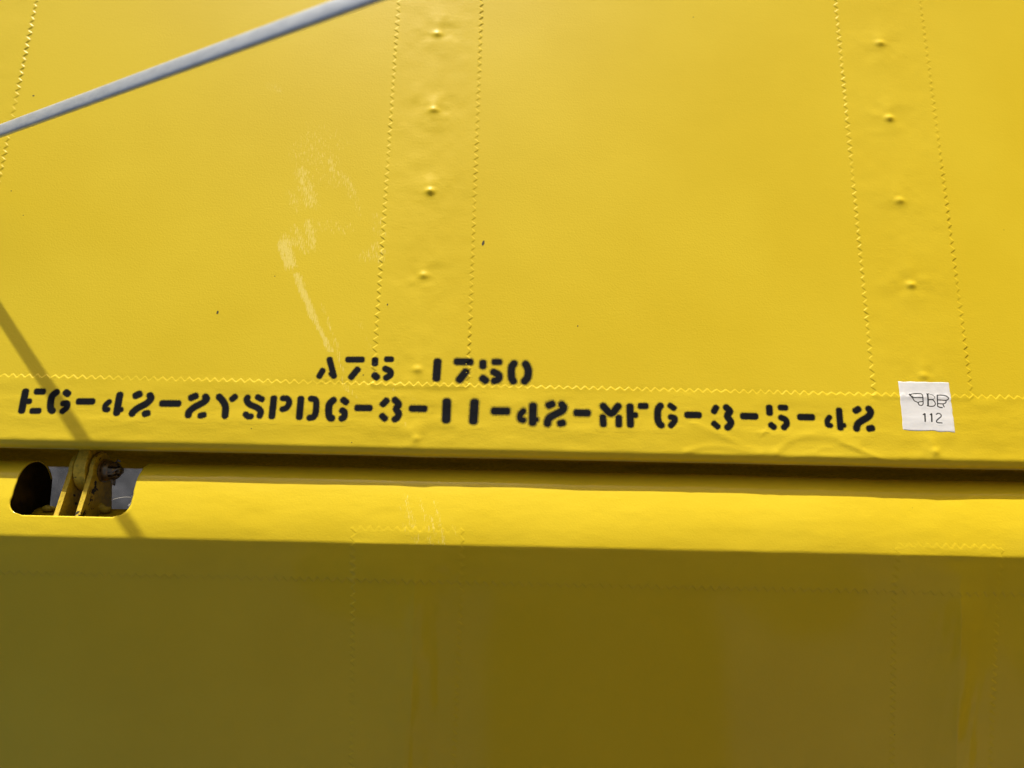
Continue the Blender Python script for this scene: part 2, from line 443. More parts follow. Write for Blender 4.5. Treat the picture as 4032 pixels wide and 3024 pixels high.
tp = tape('trailing_edge_tape', vx, YT-RT*1.57-0.004, Y_TAPE, 52, S, M_TOP, TAILPLANE, 0*vx, -0.75*zig(vx, 9), T_TAPE*0.95, te_base, flip=True, scuff=sc_top)

# body below: rear face, underside
DEEP = 0.060
for zz in np.arange(0.03, 0.11, 0.001):
    if proj((at(600, 1800)[0], Y_END+0.0015, -zz))[1] > 1856: DEEP = zz; break
prof = [(Y_END+0.0012, -RT-0.004), (Y_END+0.0014, -DEEP*0.5), (Y_END+0.0015, -DEEP+0.004), (Y_END+0.004, -DEEP), (0.1, -DEEP-0.004), (0.62, -DEEP)]
Xr = np.linspace(-0.62, 0.62, 60)
P = np.array([[(x, y, z) for x in Xr] for y, z in prof[:4]]); grid('rear_spar', P, M_SPAR, TAILPLANE)
P = np.array([[(x, y, z) for x in Xr] for y, z in prof[3:]]); grid('lower_skin', P, M_TOP, TAILPLANE)

# dark chips in the dope
random.seed(4)
for cx, cy, w, h_ in [(1903, 956, 11, 25), (857, 1230, 8, 17), (1526, 1200, 5, 10), (2275, 1284, 4, 9), (132, 377, 9, 8), (45, 752, 5, 6), (990, 1688, 4, 4), (1385, 1742, 4, 4)]:
    c = at(cx, cy)[:2]; bm = bmesh.new(); vs = []
    for j in range(11):
        t = 2*math.pi*j/11; r = 0.8+0.35*random.random()
        x, y = c[0]+math.cos(t)*w*0.068e-3*r+math.sin(t)*h_*0.00001, c[1]+math.sin(t)*h_*0.068e-3*r
        z = float(SH(np.array([x]), np.array([y]))[0])+0.00006
        vs.append(bm.verts.new((x, y, z)))
    bm.faces.new(vs); ch = from_bm('paint_chip', bm, M_CHIP, TAILPLANE, False)

# ------------------------------------------------------------------ stencilled lettering
def glyphs(x0, y0, sc, lst):
    out = []
    for wd, pts in lst: out.append((wd/sc*0.5*0.137, [at(x0+a/sc, y0+b/sc)[:2]*1e3 for a, b in pts]))
    return out
LINE2 = glyphs(0, 1480, 3.16, [
    (78, [(322, 190), (272, 440)]), (62, [(330, 318), (375, 318)]), (70, [(455, 197), (545, 197)]), (66, [(400, 437), (490, 437)]),
    (76, [(705, 205), (655, 250), (632, 335), (635, 415), (655, 435)]), (76, [(820, 205), (852, 228)]), (66, [(790, 345), (838, 345), (832, 395), (782, 440)]),
    (72, [(978, 320), (1158, 320)]),
    (60, [(1360, 325), (1315, 368), (1310, 415), (1340, 420)]), (78, [(1492, 240), (1478, 320), (1455, 460)]), (55, [(1470, 425), (1515, 420)]),
    (80, [(1685, 250), (1740, 225)]), (76, [(1868, 245), (1880, 285), (1825, 345), (1720, 402), (1660, 450), (1648, 470)]), (72, [(1800, 475), (1845, 465)]),
    (74, [(2015, 345), (2225, 345)])])
LINE2 += glyphs(680, 1500, 3.568, [
    (84, [(255, 240), (330, 210)]), (84, [(462, 225), (478, 255), (435, 300), (310, 368), (235, 430), (222, 480)]), (74, [(385, 490), (445, 478)]),
    (84, [(655, 225), (700, 275), (742, 360), (738, 490)]), (76, [(832, 258), (880, 220)]),
    (76, [(1052, 235), (1040, 268), (1080, 328), (1190, 378), (1238, 430), (1225, 490)]), (72, [(1190, 225), (1260, 262)]), (72, [(1028, 470), (1060, 500), (1100, 500)]),
    (82, [(1422, 240), (1395, 505)]), (72, [(1550, 245), (1612, 252), (1638, 310), (1600, 378), (1545, 398)]),
    (82, [(1803, 245), (1780, 515)]), (76, [(1945, 250), (1998, 260), (2018, 310), (2010, 440), (1980, 505), (1925, 520)])])
LINE2 += glyphs(1200, 1370, 2.328, [
    (56, [(262, 480), (225, 522), (220, 600), (232, 640), (248, 645)]), (52, [(352, 475), (382, 500)]), (52, [(345, 575), (365, 592), (360, 635), (340, 648)]),
    (52, [(478, 550), (600, 552)]),
    (52, [(752, 482), (715, 520)]), (50, [(708, 622), (738, 652)]), (52, [(828, 478), (862, 520), (838, 560), (862, 600), (850, 638), (828, 655)]),
    (52, [(978, 557), (1102, 560)]), (68, [(1303, 492), (1297, 665)]), (68, [(1557, 497), (1545, 675)]), (58, [(1732, 580), (1858, 582)])])
LINE2 += glyphs(1700, 1540, 3.16, [
    (62, [(1138, 252), (1102, 295), (1102, 348), (1138, 362)]), (82, [(1260, 180), (1255, 400)]), (56, [(1265, 355), (1305, 355)]),
    (74, [(1450, 182), (1505, 160)]), (78, [(1618, 170), (1642, 205), (1612, 252), (1480, 322), (1445, 370), (1440, 405)]), (72, [(1592, 405), (1635, 396)]),
    (76, [(1797, 272), (1945, 275)])])
LINE2 += glyphs(2300, 1540, 3.16, [
    (76, [(238, 190), (335, 280), (422, 190)]), (70, [(232, 320), (238, 420)]), (70, [(430, 328), (430, 425)]),
    (76, [(570, 188), (575, 425)]), (62, [(595, 300), (642, 300)]), (68, [(695, 187), (770, 187)]),
    (74, [(948, 185), (918, 232), (915, 350), (938, 408), (958, 425)]), (62, [(1065, 178), (1118, 215)]), (64, [(1078, 325), (1125, 340), (1115, 388), (1080, 428)]),
    (72, [(1277, 298), (1432, 300)]),
    (66, [(1642, 202), (1612, 258)]), (66, [(1612, 402), (1662, 446)]), (74, [(1768, 205), (1812, 252), (1780, 312), (1825, 382), (1810, 428), (1785, 452)]),
    (74, [(1972, 312), (2135, 315)])])
LINE2 += glyphs(2900, 1560, 3.568, [
    (82, [(460, 155), (465, 242)]), (72, [(612, 160), (695, 163)]), (76, [(482, 402), (528, 438)]), (74, [(628, 302), (690, 332), (705, 390), (668, 438)]),
    (82, [(887, 293), (1068, 296)]),
    (64, [(1305, 298), (1278, 342), (1282, 400), (1318, 412)]), (78, [(1440, 195), (1460, 452)]), (60, [(1480, 410), (1512, 410)]),
    (78, [(1665, 208), (1715, 180)]), (84, [(1855, 180), (1882, 222), (1848, 290), (1722, 370), (1688, 428), (1685, 455)]), (80, [(1855, 458), (1908, 448)])])
LINE1 = glyphs(1200, 1370, 2.328, [
    (48, [(165, 205), (132, 262)]), (48, [(226, 102), (268, 262)]), (36, [(237, 232), (248, 248)]),
    (50, [(393, 107), (528, 107)]), (52, [(486, 195), (423, 270)]),
    (54, [(645, 107), (643, 148)]), (47, [(748, 105), (798, 105)]), (56, [(638, 247), (663, 272)]), (52, [(740, 192), (783, 215), (783, 250), (748, 274)]),
    (64, [(1218, 125), (1207, 285)]),
    (56, [(1390, 128), (1522, 130)]), (60, [(1478, 218), (1416, 297)]),
    (56, [(1633, 133), (1633, 172)]), (50, [(1735, 130), (1788, 130)]), (58, [(1628, 277), (1662, 302)]), (56, [(1732, 222), (1778, 250), (1773, 288), (1738, 303)]),
    (58, [(1918, 145), (1896, 182), (1895, 268), (1912, 305)]), (60, [(2025, 150), (2048, 202), (2043, 268), (2015, 305)])])
def strokes_sdf(X, Y, strokes):
    D = np.full(X.shape, 99.0)
    for hw, pts in strokes:
        px = [p[0] for p in pts]; py = [p[1] for p in pts]; mg = hw+4
        mk = (X > min(px)-mg) & (X < max(px)+mg) & (Y > min(py)-mg) & (Y < max(py)+mg)
        if not mk.any(): continue
        x, y = X[mk], Y[mk]
        if len(pts) == 2:                       # bar with eased corners
            c = (pts[0]+pts[1])/2; v = pts[1]-pts[0]; l = np.hypot(*v); v = v/l
            a = np.abs((x-c[0])*v[0]+(y-c[1])*v[1]); b = np.abs(-(x-c[0])*v[1]+(y-c[1])*v[0])
            r = hw*0.80; qa, qb = a-(l/2+hw*0.72-r), b-(hw-r)
            d = np.hypot(np.maximum(qa, 0), np.maximum(qb, 0))+np.minimum(np.maximum(qa, qb), 0)-r
        else:
            d = np.full(x.shape, 99.0)
            for p, q in zip(pts, pts[1:]): d = np.minimum(d, seg_dist(x, y, p, q)-hw)
        D[mk] = np.minimum(D[mk], d)
    return D
def smooth_path(pts, n=4):
    """rounds a traced polyline"""
    if len(pts) < 3: return pts
    out = []
    P = [2*pts[0]-pts[1]]+list(pts)+[2*pts[-1]-pts[-2]]
    for i in range(1, len(P)-2):
        for k in range(n):
            t = k/n; a, b, c, d = P[i-1], P[i], P[i+1], P[i+2]
            out.append(0.5*(2*b+(c-a)*t+(2*a-5*b+4*c-d)*t*t+(3*b-a-3*c+d)*t**3))
    return out+[pts[-1]]
def print_sheet(name, strokes, step, lift, reach, mat, parent, mist, height=SH):
    strokes = [(w, smooth_path(p)) for w, p in strokes]
    allp = np.array([p for _, ps in strokes for p in ps])
    lo, hi = allp.min(0)-4, allp.max(0)+4
    X, Y = np.meshgrid(np.arange(lo[0], hi[0], step), np.arange(lo[1], hi[1], step))
    D = strokes_sdf(X, Y, strokes)
    keep = np.minimum(np.minimum(D[:-1, :-1], D[1:, 1:]), np.minimum(D[1:, :-1], D[:-1, 1:])) < reach
    x, y = X*1e-3, Y*1e-3
    P = S(x, y, height(x, y)+lift)
    return grid(name, P, mat, parent, keep, {'dist': D, 'mist': mist(X) if callable(mist) else np.full(X.shape, mist)})
xm = lambda px: at(px, 1620)[0]*1e3
def mist2(X):
    f = 0.70+0.65*np.exp(-((X-xm(2050))/55)**2)
    return f-0.10*sstep((xm(700)-X)/60)
def mist1(X): return 0.66+0.45*sstep((X-xm(1600))/30)
o = print_sheet('stencilled_serial', LINE2, 0.34, 0.00004, 3.2, M_STENCIL, TAILPLANE, mist2); tag(o, 'lower line of black stencil lettering')
o = print_sheet('stencilled_serial', LINE1, 0.34, 0.00004, 2.8, M_STENCIL, TAILPLANE, mist1); tag(o, 'short upper line of black stencil lettering')

# ------------------------------------------------------------------ paper label
ST = lambda a, b: at(3480+a/5.925, 1460+b/5.925)[:2]
q00, q10, q11, q01 = ST(322, 250), ST(1512, 270), ST(1655, 1432), ST(443, 1392)
lab_loc = at(3650, 1700)
LABEL = empty('paper_label', lab_loc, 'small white paper label with winged letter and 112, stuck over the zigzag seam', 'label')
n = 70; a, b = np.meshgrid(np.linspace(0, 1, n), np.linspace(0, 1, n))
eb = 0.00016
P2 = [(1-a)*(1-b)*q00[i]+a*(1-b)*q10[i]+a*b*q11[i]+(1-a)*b*q01[i] for i in range(2)]
P2[0] = P2[0]+eb*vnoise(b*9, b*0, 31)*np.where(a < 0.02, 2.2, 0)+eb*vnoise(b*11, b*0, 32)*np.where(a > 0.98, 2.2, 0)
P2[1] = P2[1]+eb*vnoise(a*8, a*0, 33)*np.where(b < 0.02, 2.2, 0)+eb*2*vnoise(a*7, a*0, 34)*np.where(b > 0.98, 2.2, 0)
LIFT = 0.00016
def label_h(X, Y):
    hs = 0
    for dx, dy in ((0, 0), (.0004, 0), (-.0004, 0), (0, .0004), (0, -.0004)): hs = hs+SH(X+dx, Y+dy)/5
    return hs+LIFT
rim = np.minimum(np.minimum(a, 1-a), np.minimum(b, 1-b))
Z = label_h(P2[0], P2[1])
Z = np.where(rim <= 0, Z-LIFT-0.00003, Z)
tag(grid('paper_sheet', S(P2[0], P2[1], Z), M_PAPER, LABEL), None)
def ink(lst): return [(w/5.925*0.5*0.137, [ST(x, y)*1e3 for x, y in p]) for w, p in lst]
EMB = ink([(24, [(690, 540), (780, 540), (855, 545), (885, 580), (900, 680), (905, 775), (870, 812), (812, 798), (782, 745), (720, 715), (690, 690), (665, 650)]),
           (22, [(640, 630), (760, 632), (890, 632)]), (22, [(785, 745), (830, 728), (900, 724)]), (26, [(580, 562), (612, 590), (655, 612)]), (22, [(690, 540), (625, 552), (612, 585), (650, 628)]),
           (20, [(590, 545), (600, 560), (585, 575)]),
           (36, [(1000, 552), (1018, 690), (1020, 815)]), (22, [(980, 545), (1040, 545)]), (12, [(1060, 560), (1120, 570), (1165, 610), (1160, 655), (1110, 680)]),
           (24, [(1030, 682), (1120, 680), (1175, 730), (1190, 785), (1150, 828), (1080, 835), (1000, 820)]),
           (26, [(1232, 580), (1240, 700), (1245, 820)]), (24, [(1230, 575), (1320, 572), (1405, 582), (1465, 610), (1498, 652), (1450, 692), (1350, 690), (1250, 682)]),
           (24, [(1440, 700), (1438, 740), (1395, 772), (1320, 775), (1250, 768)]), (26, [(1368, 780), (1380, 815), (1398, 845)]), (28, [(1248, 835), (1300, 858), (1352, 862)])])
NUM = ink([(34, [(945, 1010), (948, 1090), (952, 1185)]), (26, [(905, 1030), (942, 1002)]), (36, [(1102, 1010), (1105, 1090), (1106, 1185)]), (26, [(1070, 1030), (1104, 1002)]),
           (26, [(1213, 1018), (1262, 996), (1318, 1022), (1322, 1072), (1245, 1138), (1215, 1180), (1242, 1214), (1342, 1222)])])
print_sheet('winged_emblem', EMB, 0.11, 0.00003, 1.0, M_INK, LABEL, 1.0, label_h)
print_sheet('label_number', NUM, 0.11, 0.00003, 1.0, M_INK, LABEL, 1.0, label_h)

# ------------------------------------------------------------------ elevator
DELTA = math.radians(26)
PHI1, PHI2, RN, RB = math.radians(18), math.radians(-2), 0.0165, 0.0016
te_y = YT-RT*math.sin(SUN_E); te_z = -RT*(1-math.cos(SUN_E))
best = None
for zz in np.arange(-0.003, -0.02, -0.00005):           # where the tailplane's shadow ends on the nose
    Pq = at(2016, 1922, zz); e_ = abs(te_z-math.tan(SUN_E)/math.cos(SUN_A)*(te_y-Pq[1])-zz)
    if best is None or e_ < best[0]: best = (e_, Pq[1], zz)
BY, BZ = best[1], best[2]
def elevator_profile(Llit):
    ds = 0.0002; back = []
    phi, y, z = PHI1, BY, BZ; s = 0.0; rows = [(s, y, z, phi)]
    while s < 0.36:
        if s < Llit: phi = PHI1+(PHI2-PHI1)*(s/Llit)**0.8
        else: phi = max(PHI2-(s-Llit)/RB, -DELTA)
        y += -math.cos(phi)*ds; z += math.sin(phi)*ds; s += ds; rows.append((s, y, z, phi))
    phi, y, z, s = PHI1, BY, BZ, 0.0
    while phi < math.radians(150):
        phi += ds/RN
        y += math.cos(phi)*ds; z -= math.sin(phi)*ds; s -= ds; back.append((s, y, z, phi))
    return np.array(back[::-1]+rows)
Ll = 0.02
for _ in range(40):
    pr = elevator_profile(Ll); k = np.argmax(pr[:, 3] < -SUN_E+0.02)
    k = k if k else len(pr)-1
    err = 2154-proj((0, pr[k, 1], pr[k, 2]))[1]
    Ll += err*0.137e-3*0.7
PR = elevator_profile(Ll); S0, S1 = PR[0, 0], PR[-1, 0]; SCR = Ll
print('elevator: B', BY, BZ, 'lit', Ll, 'crease z', PR[np.searchsorted(PR[:, 0], Ll), 2], 'deep', DEEP)
def E_(X, s, h):
    y = np.interp(s, PR[:, 0], PR[:, 1]); z = np.interp(s, PR[:, 0], PR[:, 2]); f = np.interp(s, PR[:, 0], PR[:, 3])
    return np.stack([X, y+np.sin(f)*h, z+np.cos(f)*h], -1)
def el(px, py):
    """(X, s) of the elevator skin under a photo pixel"""
    mk = PR[:, 3] < math.radians(75)
    D = CF*FPX+CR*(px-W0/2)-CU*(py-H0/2)
    t = (PR[mk, 2]-CP[2])/D[2]; g_ = CP[1]+D[1]*t-PR[mk, 1]
    i = np.where(np.sign(g_[:-1]) != np.sign(g_[1:]))[0]
    i = i[-1] if len(i) else len(t)-2
    return np.array([CP[0]+D[0]*t[i], PR[mk, 0][i]])
# rib tapes of the elevator: from the lit band down; spanwise tape edge across the shaded face
EA = (el(1387, 2400)[0], el(1815, 2400)[0]); EB = (el(3522, 2400)[0], el(3932, 2400)[0])
S_REF = el(2016, 2400)[1]; _lo, _hi = el(1380, 3000), el(3510, 3000)
KA = (_lo[0]-EA[0])/(_lo[1]-S_REF); KB = (_hi[0]-EB[0])/(_hi[1]-S_REF)     # the ribs fan out a little aft
fan = lambda k, s: k*(np.maximum(s, S_REF-0.02)-S_REF)
SA = el(1600, 2082)[1]; SB = el(3700, 2146)[1]
S_SPAN = el(2016, 2300)[1]
E_RIDGE = [(el(1630, 2500)[0], 0.0009), (el(3765, 2500)[0], 0.0015)]
def EH(X, s):
    h = 0.00055*vnoise(X*11, s*8, 41)+0.00034*vnoise(X*24, s*20, 40)+0.00005*vnoise(X*45, s*45, 42)+0.000012*vnoise(X*170, s*330, 43)
    lit = sstep((SCR+0.012-s)/0.012)
    h = h+lit*1.5*(0.00016*vnoise(X*22, s*80, 44)+0.00008*vnoise(X*60, s*170, 45)+0.00004*vnoise(X*150, s*420, 46))
    h = h+0.00016*np.exp(-((s-SCR-0.001)/0.004)**2)*vnoise(X*40, s*0, 47)
    for (rx, a), kf in zip(E_RIDGE, (KA, KB)):
        rx = rx+fan(kf, s); wv = rx+0.0008*vnoise(s*60, s*0+kf*9, 48)
        f = sstep((s-SCR-0.004)/0.03)
        h = h+f*(a*np.exp(-((X-wv)/0.010)**2)+0.00035*np.exp(-np.abs((X-wv)/0.0013)**1.5)*(0.6+0.8*vnoise(s*70, s*0, 49)))
        h = h+f*0.00060*vnoise(X*200, s*26, 50)*np.exp(-((X-rx)/0.013)**2)
        h = h+lit*0.00022*np.exp(-((X-rx)/0.025)**2)*vnoise(X*60, s*150, 51)
    return h
def eh_rib(X, s):
    t = np.zeros_like(X)
    for i, ((a, b), s0, kf) in enumerate(((EA, SA, KA), (EB, SB, KB))):
        fx = fan(kf, s); t = np.maximum(t, edge_prof(X-a-fx-zig(s, 20+i))*edge_prof(b+fx-zig(s, 30+i)-X)*edge_prof(s-s0-zig(X, 34)))
    return t*0.00026*tmod(X, s)*(0.38+0.62*sstep((s-SCR)/0.01))
ELEV = empty('elevator', at(2016, 2160, -0.01), 'yellow elevator drooping below the gap, its rounded nose sunlit and its face in shade', 'elevator')

SCUFF2 = [(1600, 1960, 1640, 2140, 30, .30), (1650, 1960, 1700, 2140, 20, .30), (1715, 1980, 1750, 2140, 16, .38), (1570, 2000, 1600, 2100, 20, .16), (1690, 2030, 1730, 2140, 12, .4), (1780, 2040, 1800, 2130, 14, .2)]
sc_e = lambda X, s: scuff_field(X, s, SCUFF2, el)
# notch for the hinge
XL, XR = el(40, 1975)[0], el(520, 1965)[0]; S_BOT = el(300, 2034)[1]; CRN = 0.0075
def cut_left(s): k = np.clip((s-(S_BOT-CRN))/CRN, 0, 1); return XL+CRN*(1-np.sqrt(1-k*k))+0.0004*vnoise(s*300, s*0, 61)
def cut_right(s): k = np.clip((s-(S_BOT-CRN*1.1))/(CRN*1.1), 0, 1); return XR-CRN*1.1*(1-np.sqrt(1-k*k))+0.0005*vnoise(s*350, s*0, 62)
s_up = np.concatenate([np.arange(S0, S_BOT-CRN*1.2, 0.0012), S_BOT-CRN*1.2*np.cos(np.linspace(0, math.pi/2, 12))])
s_up[-1] = S_BOT
s_dn = np.concatenate([np.arange(S_BOT+0.0008, 0.30, 0.0012), [S1]])
sv = np.concatenate([s_up, s_dn])
sc_ = np.minimum(sv, S_BOT); cl, cr = cut_left(sc_), cut_right(sc_)
kl = np.concatenate([np.linspace(0, 0.85, 8), np.linspace(0.87, 1, 50)])
km = np.linspace(0, 1, 40)[1:-1]
kr = np.concatenate([np.arange(0, 0.56, 0.0013), np.linspace(0.565, 0.62-cr[-1], 8)]); kr = kr/kr[-1]
XX = np.concatenate([-0.62+(cl[:, None]+0.62)*kl, cl[:, None]+(cr-cl)[:, None]*km, cr[:, None]+(0.62-cr[:, None])*kr], 1)
SS = np.repeat(sv[:, None], XX.shape[1], 1)
keep = np.ones((XX.shape[0]-1, XX.shape[1]-1), bool)
keep[:len(s_up)-1, len(kl)-1:len(kl)+len(km)] = False
ESK = grid('fabric_skin', E_(XX, SS, EH(XX, SS)), M_ELEV, ELEV, keep, {'scuff': sc_e(XX, SS)})
so = ESK.modifiers.new('thickness', 'SOLIDIFY'); so.thickness = 0.0007; so.offset = 1
# tapes
vs_ = np.arange(SA, 0.30, PITCH/7)
for i, ((a, b), s0) in enumerate(((EA, SA), (EB, SB))):
    v2 = np.concatenate([np.linspace(s0-0.0025, s0+0.0032, 24), np.arange(s0+0.0038, 0.30, PITCH/7)])
    o = tape('rib_tape', v2, a, b, 70, E_, M_ELEV, ELEV, zig(v2, 20+i)+fan((KA, KB)[i], v2), zig(v2, 30+i)-fan((KA, KB)[i], v2), 0.00026, EH, scuff=sc_e, end=s0)
vx2 = np.arange(-0.33, 0.33, PITCH/7)
def span_base(X, s): return EH(X, s)+1.05*eh_rib(X, s)
o = tape('nose_tape', vx2, SCR+0.001, S_SPAN, 30, E_, M_ELEV, ELEV, 0*vx2-0.0, zig(vx2, 40), 0.00028, span_base, flip=True, fade=(SCR+0.001, 0.014))

# underside, spar tube, end ribs
und = PR[0]
P = np.array([[(x, und[1]+(PR[-1, 1]-und[1])*t, und[2]+(PR[-1, 2]-und[2])*t+0.0*t) for x in Xr] for t in (0.05, 0.2, 0.5, 1.0)])
grid('lower_skin', P, M_ELEV, ELEV)
SPY, SPZ = at(300, 2076, -0.033)[1:]
bm = bmesh.new(); tube(bm, [(-0.6, SPY, SPZ), (0.6, SPY, SPZ)], 0.0105, 28)
from_bm('spar_tube', bm, M_SPAR, ELEV)
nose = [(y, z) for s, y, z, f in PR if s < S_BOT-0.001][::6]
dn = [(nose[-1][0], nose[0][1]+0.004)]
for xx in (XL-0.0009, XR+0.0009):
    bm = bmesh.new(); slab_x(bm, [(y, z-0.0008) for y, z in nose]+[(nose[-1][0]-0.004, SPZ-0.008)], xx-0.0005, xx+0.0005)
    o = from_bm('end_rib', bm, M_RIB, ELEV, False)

# hinge brackets of the elevator and the lug of the tailplane
BYc = at(392, 1853, -0.0215)[1]; BZc = -0.0215
def plate(x_px, thick):
    x0 = at(x_px, 2015, -0.006)[0]
    top_aft = E_(np.array([0.0]), np.array([S_BOT]), np.array([-0.0012]))[0]
    r = 0.0098
    poly = [(top_aft[1]-0.001, top_aft[2])]
    # forward round end: tangent from the rear top
    a0 = math.radians(112)
    for t in np.linspace(a0, math.radians(-82), 18): poly.append((BYc+r*math.cos(t), BZc+r*math.sin(t)))
    poly += [(SPY+0.004, SPZ-0.006), (SPY-0.004, SPZ-0.003)]
    bm = bmesh.new(); slab_x(bm, poly, x0, x0+thick, 0.0006)
    return sharp(from_bm('bracket_plate', bm, M_BRACKET, ELEV), 40), x0
pl, XP1 = plate(214, 0.0025)
pr_, XP2 = plate(298, 0.0025)
xc = (XP1+0.0025+XP2)/2
bm = bmesh.new()
rl, hw = 0.0112, 0.0031
poly = [(Y_END+0.004, BZc+0.0085)]+[(BYc+rl*math.cos(t), BZc+rl*math.sin(t)) for t in np.linspace(math.radians(70), math.radians(290), 26)]+[(Y_END+0.004, BZc-0.0085)]
slab_x(bm, poly, xc-hw, xc+hw, 0.0012)
sharp(from_bm('hinge_lug', bm, M_LUG, TAILPLANE), 50)
for i, (cx, cy, r) in enumerate([(186, 2002, 0.0022), (202, 2000, 0.0016), (392, 1998, 0.0030), (415, 2006, 0.0024), (375, 2012, 0.0022)]):
    c = at(cx, cy, SPZ+0.0085); bm = bmesh.new(); bmesh.ops.create_icosphere(bm, subdivisions=3, radius=r)
    for v in bm.verts:
        k = 1+0.35*float(vnoise(np.array([v.co.x*500+i]), np.array([v.co.y*500+v.co.z*300]), 71)[0])
        v.co = Vector((c[0]+v.co.x*1.5*k, c[1]+v.co.y*0.8*k, c[2]+v.co.z*0.6*k))
    from_bm('weld_bead', bm, M_BRACKET, ELEV)

# bolt with castle nut and cotter pin
x0 = XP2+0.0025
BOLT = empty('hinge_bolt', (x0, BYc, BZc), 'dark bronze castle nut and cotter pin on the end of the hinge bolt', 'bolt')
bm = bmesh.new(); lathe_x(bm, [(0.0, 0.0040), (0.0, 0.0060), (0.0003, 0.0063), (0.0011, 0.0063), (0.0013, 0.0060), (0.0013, 0.0035)], (x0+0.0001, BYc, BZc), 32)
sharp(from_bm('washer', bm, M_NUT, BOLT))
bm = bmesh.new(); xw = x0+0.0015
lathe_x(bm, [(0, 0.0044), (0, 0.0054), (0.0004, 0.0057), (0.0028, 0.0056), (0.0036, 0.0052), (0.0036, 0.0026)], (xw, BYc, BZc), 32)
nut = sharp(from_bm('castle_nut', bm, M_NUT, BOLT), 40)
for j in range(6):
    bm = bmesh.new(); a0 = 0.2+j*math.pi/3+0.17; a1 = a0+math.pi/3-0.34; ring = []
    for x, ro in ((0.0036, 0.0051), (0.0060, 0.0047), (0.0072, 0.0038)):
        ring.append([bm.verts.new((xw+x, BYc+r*math.cos(t), BZc+r*math.sin(t))) for r, t in [(ro, a0), (ro, (a0+a1)/2), (ro, a1), (0.0030, a1), (0.0030, a0)]])
    for r0, r1 in zip(ring, ring[1:]):
        for k in range(5): bm.faces.new((r0[k], r0[(k+1) % 5], r1[(k+1) % 5], r1[k]))
    bm.faces.new(ring[-1])
    o = from_bm('crown_tooth', bm, M_NUT, nut, False)
bm = bmesh.new(); pf = [(0, 0.0025)]
for k in range(9): pf += [(0.0036+k*0.0006, 0.0023), (0.0039+k*0.0006, 0.0020)]
pf += [(0.0094, 0.0015)]
lathe_x(bm, pf, (xw, BYc, BZc), 20); from_bm('bolt_shank', bm, M_NUT, BOLT)
bm = bmesh.new()
c = Vector((xw+0.0054, BYc, BZc))
tube(bm, [c+Vector(v) for v in [(0, -0.0048, 0.0012), (0, -0.0062, 0.0016), (0.0002, -0.0074, 0.0010), (0.0002, -0.0076, -0.0006), (0, -0.0062, -0.0010), (0, -0.0045, -0.0004), (0, 0, 0), (0, 0.0048, 0.0005), (0.0014, 0.0058, 0.0018), (0.0034, 0.0050, 0.0030)]], 0.00055, 8)
tube(bm, [c+Vector(v) for v in [(0, -0.003, 0.0014), (0.001, -0.001, 0.0044), (0.003, 0.0006, 0.0042), (0.0052, 0.0012, 0.0022)]], 0.0005, 8)
from_bm('cotter_pin', bm, M_PIN, BOLT)

# threads fraying from the notch edge
random.seed(9)
def pxz(a, b, z): return at(a/3.16, 1700+b/3.16, z)
for pts in [[(1640, 815), (1560, 812), (1480, 822), (1420, 838), (1385, 856)], [(1655, 790), (1630, 800), (1665, 812)], [(1600, 900), (1640, 905), (1615, 930), (1600, 960)],
            [(1630, 880), (1600, 930), (1640, 940)], [(1480, 1050), (1477, 1062), (1480, 1075)], [(1610, 905), (1590, 920), (1625, 925)]]:
    bm = bmesh.new(); tube(bm, [pxz(a, b, -0.0072+0.0008*random.random()) for a, b in pts], 0.00011, 5)
    from_bm('loose_thread', bm, M_THREAD, ELEV)

# ------------------------------------------------------------------ brace wire
A0 = at(-376, 654, 0.0)
def wire_end(h): return at(1412, 0, h)
sh = (at(331, 1739)-at(0, 1231))[:2]
bh = None
for h in np.arange(0.06, 0.26, 0.001):
    Dv = wire_end(h)-A0; c = 1/math.tan(SUN_E); v = Dv[:2]-Dv[2]*c*np.array([math.sin(SUN_A), math.cos(SUN_A)])
    k = abs(v[0]*sh[1]-v[1]*sh[0])/np.hypot(*v)
    if v@sh > 0 and (bh is None or k < bh[0]): bh = (k, h)
print('wire height', bh)
Dv = Vector(wire_end(bh[1])-A0)
WIRE = empty('brace_wire', A0, 'silver streamlined brace wire slanting across the upper left corner', 'wire')
t = Dv.normalized(); chord = Vector((0, 1, 0)); chord = (chord-t*chord.dot(t)).normalized(); thick = t.cross(chord).normalized()
LEN = (0.665-A0[0])/t.x
se = lambda c, e: math.copysign(abs(c)**e, c)
bm = bmesh.new(); rings = []
for i in range(81):
    f = i/80; p = Vector(A0)+t*(f*LEN); k = sstep(np.array((f*LEN-0.012)/0.02)); k = float(k)
    ca, cb = 0.0022+(0.0038-0.0022)*k, 0.0022+(0.0013-0.0022)*k
    rings.append([bm.verts.new(p+chord*ca*se(math.cos(2*math.pi*j/28), 0.8)+thick*cb*se(math.sin(2*math.pi*j/28), 0.62)) for j in range(28)])
for r0, r1 in zip(rings, rings[1:]):
    for j in range(28): bm.faces.new((r0[j], r0[(j+1) % 28], r1[(j+1) % 28], r1[j]))
bm.faces.new(rings[0][::-1]); bm.faces.new(rings[-1])
from_bm('wire_rod', bm, M_WIRE, WIRE)
bm = bmesh.new(); p = Vector(A0)
tube(bm, [p-t*0.022, p-t*0.004, p+t*0.010, p+t*0.0105], [0.0045, 0.0045, 0.0045, 0.0026], 14)
from_bm('fork_end', bm, M_PIN, WIRE)

